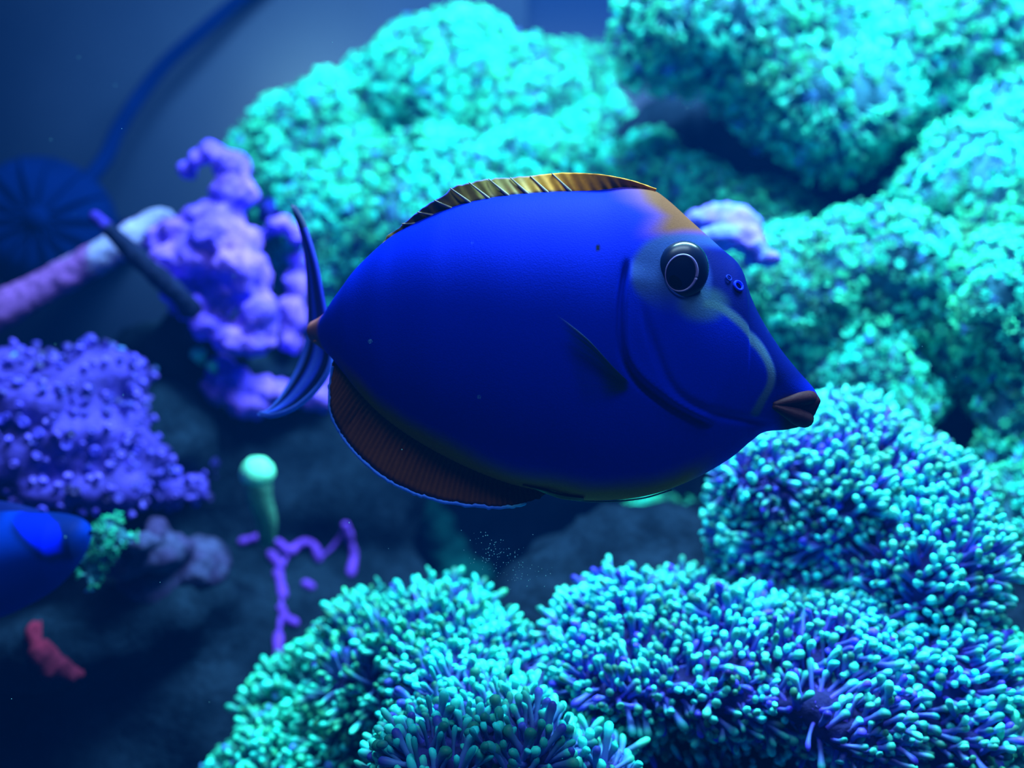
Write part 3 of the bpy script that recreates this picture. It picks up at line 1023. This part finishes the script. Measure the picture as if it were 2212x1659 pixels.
caps = np.vstack([np.stack([np.full(NT, nv), (k + 1) % NT, k], -1), np.stack([np.full(NT, nv + 1), (len(xs) - 1) * NT + k, (len(xs) - 1) * NT + (k + 1) % NT], -1)])

# skin pigment
BLUE = np.array([0.0, 0.009, 0.46])
pp3 = np.stack([PX / 300, PY / 300, np.zeros_like(PX)], -1)
wob = 12 * fbm(pp3, 2.2, 3, 3)
C = np.broadcast_to(BLUE, PX.shape + (3,)).copy()


def mixc(C, col, w):
    return C * (1 - w[..., None]) + np.asarray(col) * w[..., None]


# brown nape running from the dorsal fin to the eye
edge = np.interp(PY, [400, 440, 470, 505], [1330, 1350, 1395, 1375])
w = smooth(-45, 55, PX - edge + wob) * smooth(528, 492, PY + .5 * wob)
C = mixc(C, np.array([.150, .050, .002]), w * .95)
# grey cheek band round the eye
cx, cy = 1455, 597
ang = np.hypot((PX - cx) / 112, (PY - cy) / 92)
w = smooth(1.04, .84, ang + .006 * wob) * smooth(500, 520, PY + .3 * wob) * smooth(1560, 1500, PX)
w = np.maximum(w * smooth(690, 610, PY), smooth(503, 515, PY + .3 * wob) * smooth(548, 530, PY) * smooth(1395, 1425, PX))
C = mixc(C, srgb(40, 62, 105), w * .8)
# dark navy snout in front of the eye
d_ln, _, a_ln = polydist(PX, PY, LINE)
FL = np.vstack([spline([(1478, 522), (1502, 560), (1512, 600), (1505, 640)], 16)[:-1], LINE[2:]])
d_fl, _, _ = polydist(PX, PY, FL)
front = PX > np.interp(PY, np.maximum.accumulate(FL[:, 1]), FL[:, 0])
w = smooth(0, 16, np.where(front, d_fl, 0)) * smooth(522, 548, PY) * smooth(872, 800, PY)
C = mixc(C, np.array([.0, .002, .09]), w * .97)
# pale olive bridle from eye to mouth corner
w = smooth(13, 4, d_ln) * smooth(0, .05, a_ln)
C = mixc(C, srgb(70, 104, 132), w * .85)
w = smooth(46, 20, np.hypot((PX - 1500) / 1.5, PY - 655))
C = mixc(C, srgb(52, 86, 110), w * .7)
# brown keel of the belly and the rear rim next to the anal fin
fromb = b_[:, None] - PY
w = smooth(70, 14, fromb + .6 * wob) * smooth(1560, 1470, PX) * smooth(720, 800, PX)
C = mixc(C, np.array([.55, .15, .004]), w * .95)
# brown caudal peduncle
w = smooth(716, 702, PX + .2 * wob)
C = mixc(C, srgb(165, 92, 70), w * .9)
w = smooth(1652, 1690, PX - .25 * np.abs(PY - 880)) * smooth(838, 858, PY) 
C = mixc(C, srgb(50, 28, 40), w)
# small black freckle
C = mixc(C, np.array([.002, .004, .02]), smooth(7, 4, np.hypot(PX - 1281, PY - 539)))
body_me = mesh_np('surgeonfish_body', vb, [Fb, caps], np.vstack([C.reshape(-1, 3), C[0, 0], C[-1, 0]]))
obj('body', body_me, M_FISH, fish)


def skin(px, py, lift=0.0):
    """a point on the near flank"""
    px, py = np.asarray(px, float), np.asarray(py, float)
    t, b = prof(px)
    m, h = (t + b) / 2, (b - t) / 2
    w_ = width(px) * section((py - m) / h)
    return P(px, py, depth(px)) - FWD * (w_ + lift)[..., None]


def sheet(name, A, B, nv, colf, mat, parent, thick=0.0009, ridge=None):
    """a fin blade between two 3-D curves, with thickness; colf(u, v) -> colours"""
    n = len(A)
    vv = np.linspace(0, 1, nv)
    G = A[:, None] * (1 - vv)[None, :, None] + B[:, None] * vv[None, :, None]
    du, dv = np.gradient(G, axis=0), np.gradient(G, axis=1)
    N = norm(np.cross(du, dv))
    th_ = thick * (1 - .75 * vv)[None, :] * np.ones((n, 1))
    U, Vv = np.meshgrid(np.linspace(0, 1, n), vv, indexing='ij')
    if ridge is not None:
        th_ = th_ * (1 + ridge(U, Vv))
    top, bot = G + N * th_[..., None], G - N * th_[..., None]
    V = np.vstack([top.reshape(-1, 3), bot.reshape(-1, 3)])
    r, c = np.meshgrid(np.arange(n - 1), np.arange(nv - 1), indexing='ij')
    q = np.stack([r * nv + c, r * nv + c + 1, (r + 1) * nv + c + 1, (r + 1) * nv + c], -1).reshape(-1, 4)
    o_ = n * nv
    rim = np.concatenate([np.arange(nv), np.arange(1, n) * nv + nv - 1, (n - 1) * nv + np.arange(nv - 2, -1, -1), np.arange(n - 2, 0, -1) * nv])
    rq = np.stack([rim, np.roll(rim, -1), np.roll(rim, -1) + o_, rim + o_], -1)
    col = colf(U, Vv)
    col = col.reshape(-1, col.shape[-1])
    return obj(name, mesh_np(name, V, [q[:, ::-1], q + o_, rq], np.vstack([col, col])), mat, parent)


# ---- dorsal fin
DB = spline([(826, 528), (840, 517), (900, 480), (985, 446), (1080, 426), (1180, 417), (1290, 412), (1350, 406), (1412, 414)], 160)
DT = spline([(838, 508), (858, 494), (905, 456), (960, 421), (985, 402), (1050, 388), (1130, 381), (1215, 374), (1290, 376), (1360, 389), (1418, 408)], 160)
jag = 2.2 * noise(np.stack([np.linspace(0, 1, 160) * 60, np.zeros(160), np.zeros(160)], -1), 1.0, 9) * smooth(.75, .5, np.linspace(0, 1, 160))
DT[:, 1] += jag
DB[:, 1] += 5
A3 = P(DB[:, 0], DB[:, 1], depth(DB[:, 0]))
B3 = P(DT[:, 0], DT[:, 1], depth(DT[:, 0]) - 0.004 * np.sin(np.linspace(0, 1, 160) * 9)[:])


def dorsal_col(U, V):
    q = np.stack([U * 90 + V * 5, V * 2, U * 0], -1)
    f_ = smooth(.45, .72, U)[..., None]
    c = srgb(112, 92, 36) * (1 - f_) + srgb(212, 130, 22) * f_
    c = c * (1 + .22 * noise(q, 1.0, 4))[..., None]
    st = smooth(.55, .9, noise(q, .33, 12))[..., None] * .35
    c = c * (1 - st) + srgb(120, 70, 60) * st
    b = smooth(.24, .08, V)[..., None] * smooth(.80, .66, U)[..., None]
    c = c * (1 - b) + np.array([.001, .004, .03]) * b
    e = (smooth(.93, .985, V) * smooth(.62, .5, U))[..., None]
    return c * (1 - e) + srgb(60, 70, 190) * e


dors = sheet('dorsal_fin', A3, B3, 16, dorsal_col, M_FIN, fish, 0.0011, lambda U, V: .35 * np.sin((U + .05 * V) * 150))
for i, u in enumerate([.12, .19, .26, .33, .40, .47, .54, .61, .69]):
    ib, it = int(u * 159), int(min(.99, u - .055) * 159)
    path = np.array([A3[min(159, ib + 4)] * (1 - s) + B3[it] * s for s in np.linspace(.1, 1.0, 8)]) - FWD * np.linspace(.0016, .0008, 8)[:, None]
    v, f, _ = tube_np(path, np.linspace(.0007, .00025, 8), 6)
    obj('fin_spine', mesh_np('dorsal_spine', v, f, np.tile(srgb(120, 112, 110), (len(v), 1))), M_FIN, dors)

# ---- anal fin
AB = spline([(1186, 1056), (1140, 1046), (1100, 1038), (1000, 998), (900, 944), (830, 894), (780, 844), (744, 800), (720, 772)], 180)
AT = spline([(1180, 1068), (1150, 1082), (1090, 1096), (1000, 1090), (920, 1074), (850, 1045), (790, 1001), (746, 952), (719, 905), (711, 868), (713, 825), (718, 792)], 180)
jag = noise(np.stack([np.linspace(0, 1, 180) * 75, np.zeros(180), np.zeros(180)], -1), 1.0, 19)
AT = AT + np.stack([1.5 * jag, 2.0 * jag], -1)
A3 = P(AB[:, 0], AB[:, 1], depth(AB[:, 0]))
B3 = P(AT[:, 0], AT[:, 1], depth(np.clip(AT[:, 0], 735, 2000)))


def anal_col(U, V):
    c = np.broadcast_to(srgb(96, 54, 30), U.shape + (3,)).copy()
    ray = np.sin((U + .035 * V) * 330)
    c = c * (1 + .22 * ray + .12 * noise(np.stack([U * 60, V * 3, U * 0], -1), 1, 2))[..., None]
    o_ = (smooth(.35, .05, V))[..., None]
    c = c * (1 - .6 * o_) + srgb(92, 76, 30) * .6 * o_
    e = (smooth(.84, .95, V) * smooth(.0, .08, U))[..., None]
    return c * (1 - e) + np.array([.001, .003, .02]) * e


anal = sheet('anal_fin', A3, B3, 24, anal_col, M_FIN, fish, 0.0012, lambda U, V: .4 * np.sin((U + .035 * V) * 330))
s0 = 14
v, f, par = tube_np(B3[s0:] - FWD * .0002, (.00062 + .00030 * np.abs(jag[s0:])) * np.linspace(1, .75, 180 - s0), 7)
m_ = smooth(.12, .02, par)[:, None]
obj('fin_edge', mesh_np('anal_fin_edge', v, f, np.array([.05, .20, 1.0]) * (1 - m_) + np.array([.10, .60, .95]) * m_), M_FIN, anal)['label'] = 'bright blue scalloped fin margin'

# ---- belly margin: thin pale rim of the folded pelvic fin
rim = spline([(1182, 1066), (1240, 1080), (1310, 1084), (1385, 1077), (1450, 1059)], 60)
v, f, _ = tube_np(P(rim[:, 0], rim[:, 1], depth(rim[:, 0])), .00035, 6)
obj('belly_rim', mesh_np('belly_rim', v, f, np.tile(srgb(110, 140, 130), (len(v), 1))), M_FIN, fish)
PB = spline([(1130, 1046), (1170, 1056), (1215, 1068), (1260, 1074)], 30)
PT = spline([(1128, 1046), (1172, 1063), (1216, 1078), (1262, 1081)], 30)
sheet('pelvic_fin', P(PB[:, 0], PB[:, 1], D0 - .004), P(PT[:, 0], PT[:, 1], D0 - .003), 6,
      lambda U, V: np.broadcast_to(srgb(100, 74, 36), U.shape + (3,)) * (1 + .2 * np.sin(V * 18))[..., None], M_FIN, fish, .0006)

# ---- tail fin, seen almost edge on as it curls away
RT = spline([(632, 443), (655, 482), (680, 560), (694, 630), (704, 690), (706, 725), (718, 776), (694, 830), (645, 877), (592, 898), (557, 893)], 220)
LT = spline([(630, 446), (648, 500), (659, 560), (664, 640), (664, 705), (656, 750), (640, 795), (610, 848), (582, 882), (556, 894)], 220)
ut = np.linspace(0, 1, 220)
bell = np.sin(np.clip(ut, 0, 1) * math.pi) ** .7
A3 = P(RT[:, 0], RT[:, 1], D0 + .050 + .010 * (1 - bell))
B3 = P(LT[:, 0], LT[:, 1], D0 + .050 + .034 * bell + .010 * (1 - bell))


def tail_col(U, V):
    pale, mid_, dark = srgb(70, 110, 250), srgb(40, 70, 240), np.array([.001, .005, .05])
    low = smooth(.45, .60, U)[..., None]
    upc = ramp(V, [(0, srgb(10, 20, 150)), (.22, srgb(16, 24, 150)), (.34, dark * 2), (.46, mid_), (.66, mid_), (.76, dark), (.90, dark), (.96, pale), (1.01, pale)])
    upc = np.where((U < .10)[..., None], dark * 1.5, upc)
    loc = ramp(V, [(0, pale), (.05, pale), (.09, dark * 1.6), (.22, dark * 2.5), (.30, mid_), (.52, pale), (.60, mid_), (.66, dark), (.78, dark), (.86, pale), (1.01, pale)])
    return upc * (1 - low) + loc * low


sheet('tail_fin', A3, B3, 48, tail_col, M_FIN, fish, 0.0010, lambda U, V: .25 * np.sin(V * 60))
for sx, sy in ((690, 700), (688, 736)):           # paired tail spines on the peduncle
    path = np.array([P(sx + 12, sy - 2, D0 + .030), P(sx + 2, sy, D0 + .028), P(sx - 8, sy + 2, D0 + .030)])
    v, f, _ = tube_np(spline(path, 8), np.linspace(.0016, .0007, 8), 8)
    obj('tail_spine', mesh_np('tail_spine', v, f, np.tile(srgb(170, 96, 70), (len(v), 1))), M_FIN, fish)

# ---- pectoral fin folded on the flank
f1 = spline([(1346, 828), (1310, 795), (1262, 745), (1222, 712), (1188, 688)], 60)
f2 = spline([(1346, 842), (1322, 856), (1296, 872), (1270, 884), (1244, 896)], 60)
A3 = skin(f1[:, 0], f1[:, 1], 0.0009 + .0035 * np.linspace(0, 1, 60))
B3 = skin(f2[:, 0], f2[:, 1], 0.0007 + .0012 * np.linspace(0, 1, 60))


def pect_col(U, V):
    c = np.array([.002, .022, .050])
    e = smooth(.10, .0, V) * .25
    ray = .2 * np.sin(V * 75)
    c = mixc(np.broadcast_to(c, U.shape + (3,)) * (1 + ray)[..., None], srgb(50, 60, 130), e)
    al = (.10 + .85 * smooth(.45, .0, V) * smooth(1.0, .55, U) + .55 * smooth(.6, .15, U)) * smooth(1.0, .72, V) * smooth(1.0, .8, U) * smooth(0, .12, U)
    al = al * (.75 + .25 * np.sin(V * 75))
    return np.concatenate([c, np.clip(al, 0, .9)[..., None]], -1)


M_PECT = mat_vcol('clear_fin', rough=0.4, spec=0.3, trans=0.45)
sheet('pectoral_fin', A3, B3, 30, pect_col, M_PECT, fish, 0.0004)

# ---- eye
ec = skin(1455, 597, 0.0)
ek = (D0 - .018) / F
tilt = math.radians(-18)
ex = RIGHT * math.cos(tilt) + UP * math.sin(tilt)
ey = -RIGHT * math.sin(tilt) + UP * math.cos(tilt)
en = -FWD


def dome(c, rx, ry, rz, nr=18, ns=48, hole=0.0):
    rr = np.linspace(hole, 1, nr)
    ph = np.linspace(0, 2 * math.pi, ns, endpoint=False)
    v = (c + (rr[:, None] * np.cos(ph)[None] * rx)[..., None] * ex + (rr[:, None] * np.sin(ph)[None] * ry)[..., None] * ey
         + (rz * np.sqrt(np.clip(1 - rr ** 2, 0, 1)))[:, None, None] * en)
    r, c_ = np.meshgrid(np.arange(nr - 1), np.arange(ns), indexing='ij')
    c2 = (c_ + 1) % ns
    q = np.stack([r * ns + c_, (r + 1) * ns + c_, (r + 1) * ns + c2, r * ns + c2], -1).reshape(-1, 4)
    return v, q, rr, ph


v, q, rr, ph = dome(ec + FWD * .0012, 57 * ek, 65 * ek, .0050, hole=1e-3)
RR, PH = np.meshgrid(rr, ph, indexing='ij')
col = np.broadcast_to(np.array([.0008, .005, .035]), RR.shape + (3,)).copy()
eye = obj('eye', mesh_np('eyeball', v, q, col), M_EYE, fish)
ring_c = ec + FWD * .0028 - RIGHT * 6 * ek - UP * 8 * ek
ph2 = np.linspace(0, 2 * math.pi, 61)
tl = math.radians(18)
rp = np.stack([ring_c + (33 * ek * math.cos(p_)) * ex + (39 * ek * math.sin(p_)) * ey + en * .0058 for p_ in ph2])
v, f, par = tube_np(rp, .00042 * (1 + .55 * np.cos(ph2 - .75)), 8, cap=False)
m_ = smooth(-.2, 1, np.cos(par * 2 * math.pi - .75))[:, None]
obj('iris_ring', mesh_np('iris_ring', v, f, np.tile(srgb(104, 92, 160), (len(v), 1))), M_EYE, eye)
vv, qq, _, _ = dome(ring_c + en * .0046, 31 * ek, 37 * ek, .0018, hole=1e-3)
obj('pupil', mesh_np('pupil', vv, qq, np.tile(np.array([.0006, .002, .006]), (vv.reshape(-1, 3).shape[0], 1))), M_EYE, eye)

# ---- nostrils
for nx, ny, nr_ in ((1580, 624, 10.5), (1559, 608, 6.5)):
    nc = skin(np.array(nx), np.array(ny), .0)
    nrm_ = norm(np.cross(skin(np.array(nx + 8.), np.array(ny + 0.)) - skin(np.array(nx - 8.), np.array(ny + 0.)),
                         skin(np.array(nx + 0.), np.array(ny - 8.)) - skin(np.array(nx + 0.), np.array(ny + 8.))))
    a1, b1 = frames(nrm_[None])
    pts_ = np.stack([nc + nr_ * .385 / F * (math.cos(p_) * a1[0] + math.sin(p_) * b1[0]) for p_ in np.linspace(0, 2 * math.pi, 33)])
    v, f, _ = tube_np(pts_, .00055 if nr_ > 8 else .0003, 8, cap=False)
    obj('nostril', mesh_np('nostril', v, f, np.tile(srgb(20, 40, 255) if nr_ > 8 else srgb(20, 40, 170), (len(v), 1))), M_FISH, fish)


# ---- lips and teeth
def lip(name, pts, rad):
    near = [P(x, y, D0) - FWD * o for x, y, o in pts]
    far = [P(x, y, D0) + FWD * o for x, y, o in pts[-2::-1]]
    path = spline(near + far, 60)
    v, f, par = tube_np(path, np.interp(np.abs(np.linspace(-1, 1, 60)), [0, .5, 1], [rad, rad * .9, rad * .35]), 16)
    col = np.tile(srgb(54, 30, 40), (len(v), 1)) * (1 + .25 * noise(v, 700, 3))[:, None]
    return obj(name, mesh_np(name, v, f, col), M_FISH, fish)


lip('upper_lip', [(1660, 872, .0108), (1700, 864, .0084), (1732, 859, .0052), (1748, 859, .0)], .0032)
lip('lower_lip', [(1660, 878, .0108), (1696, 892, .0084), (1722, 902, .0050), (1737, 904, .0)], .0038)
for tx, ty, off in ((1748, 881, .0012), (1741, 883, .0030), (1751, 880, -.0006), (1733, 882, .0042)):
    tp = P(tx, ty, D0) - FWD * off
    v, q_, t3 = sphere_tpl(8, 6)
    obj('tooth', mesh_np('tooth', v * np.array([.0007, .0005, .0010]) + tp, [q_, t3], np.tile(srgb(150, 200, 225), (len(v), 1))), M_EYE, fish)


# ================================================================ second fish, cut by the frame
f2r = thing('blue_tang', 'small blue fish with a bright blue flank patch under the purple polyp colony', 'fish', P(-60, 1340, .50))
DF = .50
T2 = spline([(196, 1148), (186, 1128), (160, 1114), (110, 1106), (40, 1104), (-60, 1106), (-180, 1120), (-280, 1150), (-350, 1185), (-400, 1205)], 200)
B2 = spline([(196, 1150), (190, 1180), (168, 1222), (120, 1272), (60, 1308), (0, 1334), (-80, 1350), (-180, 1335), (-280, 1288), (-350, 1250), (-400, 1232)], 200)
xs2 = np.concatenate([np.linspace(195, 150, 24)[:-1], np.linspace(150, -400, 110)])
t2, b2 = np.interp(xs2, T2[::-1, 0], T2[::-1, 1]), np.interp(xs2, B2[::-1, 0], B2[::-1, 1])
m2_, h2 = (t2 + b2) / 2, np.maximum((b2 - t2) / 2, 1)
n2 = 96
th2 = np.linspace(0, 2 * math.pi, n2, endpoint=False)
w2 = np.interp(xs2, [-400, -350, -200, 0, 120, 170, 190, 196], [.002, .004, .012, .017, .015, .011, .005, .002])
PX2 = np.repeat(xs2[:, None], n2, 1)
PY2 = m2_[:, None] - h2[:, None] * np.cos(th2)[None]
V2 = P(PX2, PY2, DF) - (w2[:, None] * section(-np.cos(th2))[None] * np.sign(np.sin(th2))[None])[..., None] * FWD
r, c = np.meshgrid(np.arange(len(xs2) - 1), np.arange(n2), indexing='ij')
c2 = (c + 1) % n2
F2 = np.stack([r * n2 + c, (r + 1) * n2 + c, (r + 1) * n2 + c2, r * n2 + c2], -1).reshape(-1, 4)
poly = spline([(40, 1112), (70, 1140), (100, 1166), (128, 1188), (148, 1186)], 30)
poly2 = spline([(40, 1108), (90, 1106), (120, 1118), (150, 1140), (152, 1186)], 30)
C2 = np.broadcast_to(np.array([.001, .020, .30]), PX2.shape + (3,)).copy()
lowb = np.interp(PX2, poly[:, 0], poly[:, 1])
upb = np.interp(PX2, [40, 66, 110, 140, 160], [1106, 1110, 1112, 1128, 1152])
w = smooth(-4, 5, lowb - PY2) * smooth(-6, 6, PY2 - upb) * smooth(38, 50, PX2) * smooth(162, 146, PX2)
C2 = mixc(C2, np.array([.001, .006, .06]), smooth(-30, -6, lowb - PY2) * smooth(35, 60, PX2) * smooth(196, 170, PX2) * .8 + .6 * smooth(30, 0, PX2) * smooth(1200, 1160, PY2) * smooth(-60, -10, PX2))
C2 = mixc(C2, np.array([.001, .010, .95]), w)
obj('body', mesh_np('blue_tang_body', V2.reshape(-1, 3), F2, C2.reshape(-1, 3)), M_FISH, f2r)
dA = spline([(90, 1110), (0, 1108), (-120, 1114), (-250, 1140)], 60)
dB = spline([(80, 1100), (0, 1082), (-120, 1078), (-270, 1118)], 60)
sheet('dorsal_fin', P(dA[:, 0], dA[:, 1], DF), P(dB[:, 0], dB[:, 1], DF + .004), 8, lambda U, V: np.broadcast_to(srgb(0, 14, 90), U.shape + (3,)), M_FIN, f2r, .0008)
dA = spline([(-390, 1204), (-395, 1218), (-390, 1234)], 40)
dB = spline([(-490, 1130), (-455, 1218), (-490, 1306)], 40)
sheet('tail_fin', P(dA[:, 0], dA[:, 1], DF), P(dB[:, 0], dB[:, 1], DF + .01), 10, lambda U, V: np.broadcast_to(srgb(120, 110, 20), U.shape + (3,)), M_FIN, f2r, .0008)

# ================================================================ fine bubbles and drifting specks
def sphere_cloud(name, label, cat, pts, rad, mat):
    v0, q0, t0 = sphere_tpl(6, 4)
    V = (v0[None] * rad[:, None, None] + pts[:, None]).reshape(-1, 3)
    off = (np.arange(len(pts)) * len(v0))[:, None, None]
    o = obj(name, mesh_np(name, V, [(q0[None] + off).reshape(-1, 4), (t0[None] + off).reshape(-1, 3)]), mat)
    return tag(o, label, cat, kind='stuff')


n = 150
bx = rng.normal(0, 1, n)
by = rng.normal(0, 1, n)
px_ = 1085 + 40 * bx - 12 * by
py_ = 1210 + 22 * bx + 20 * by
sphere_cloud('fine_bubbles', 'cloud of tiny pale bubbles hanging below the fish belly', 'bubbles', P(px_, py_, .385 + .01 * rng.random(n)),
             rng.uniform(.00009, .00026, n), M_BUBBLE)
n = 60
sphere_cloud('drifting_specks', 'scattered tiny drifting specks in the water', 'particles',
             P(rng.uniform(20, 2190, n), rng.uniform(20, 1640, n), rng.uniform(.30, .40, n)), rng.uniform(.00007, .0002, n), M_BUBBLE)
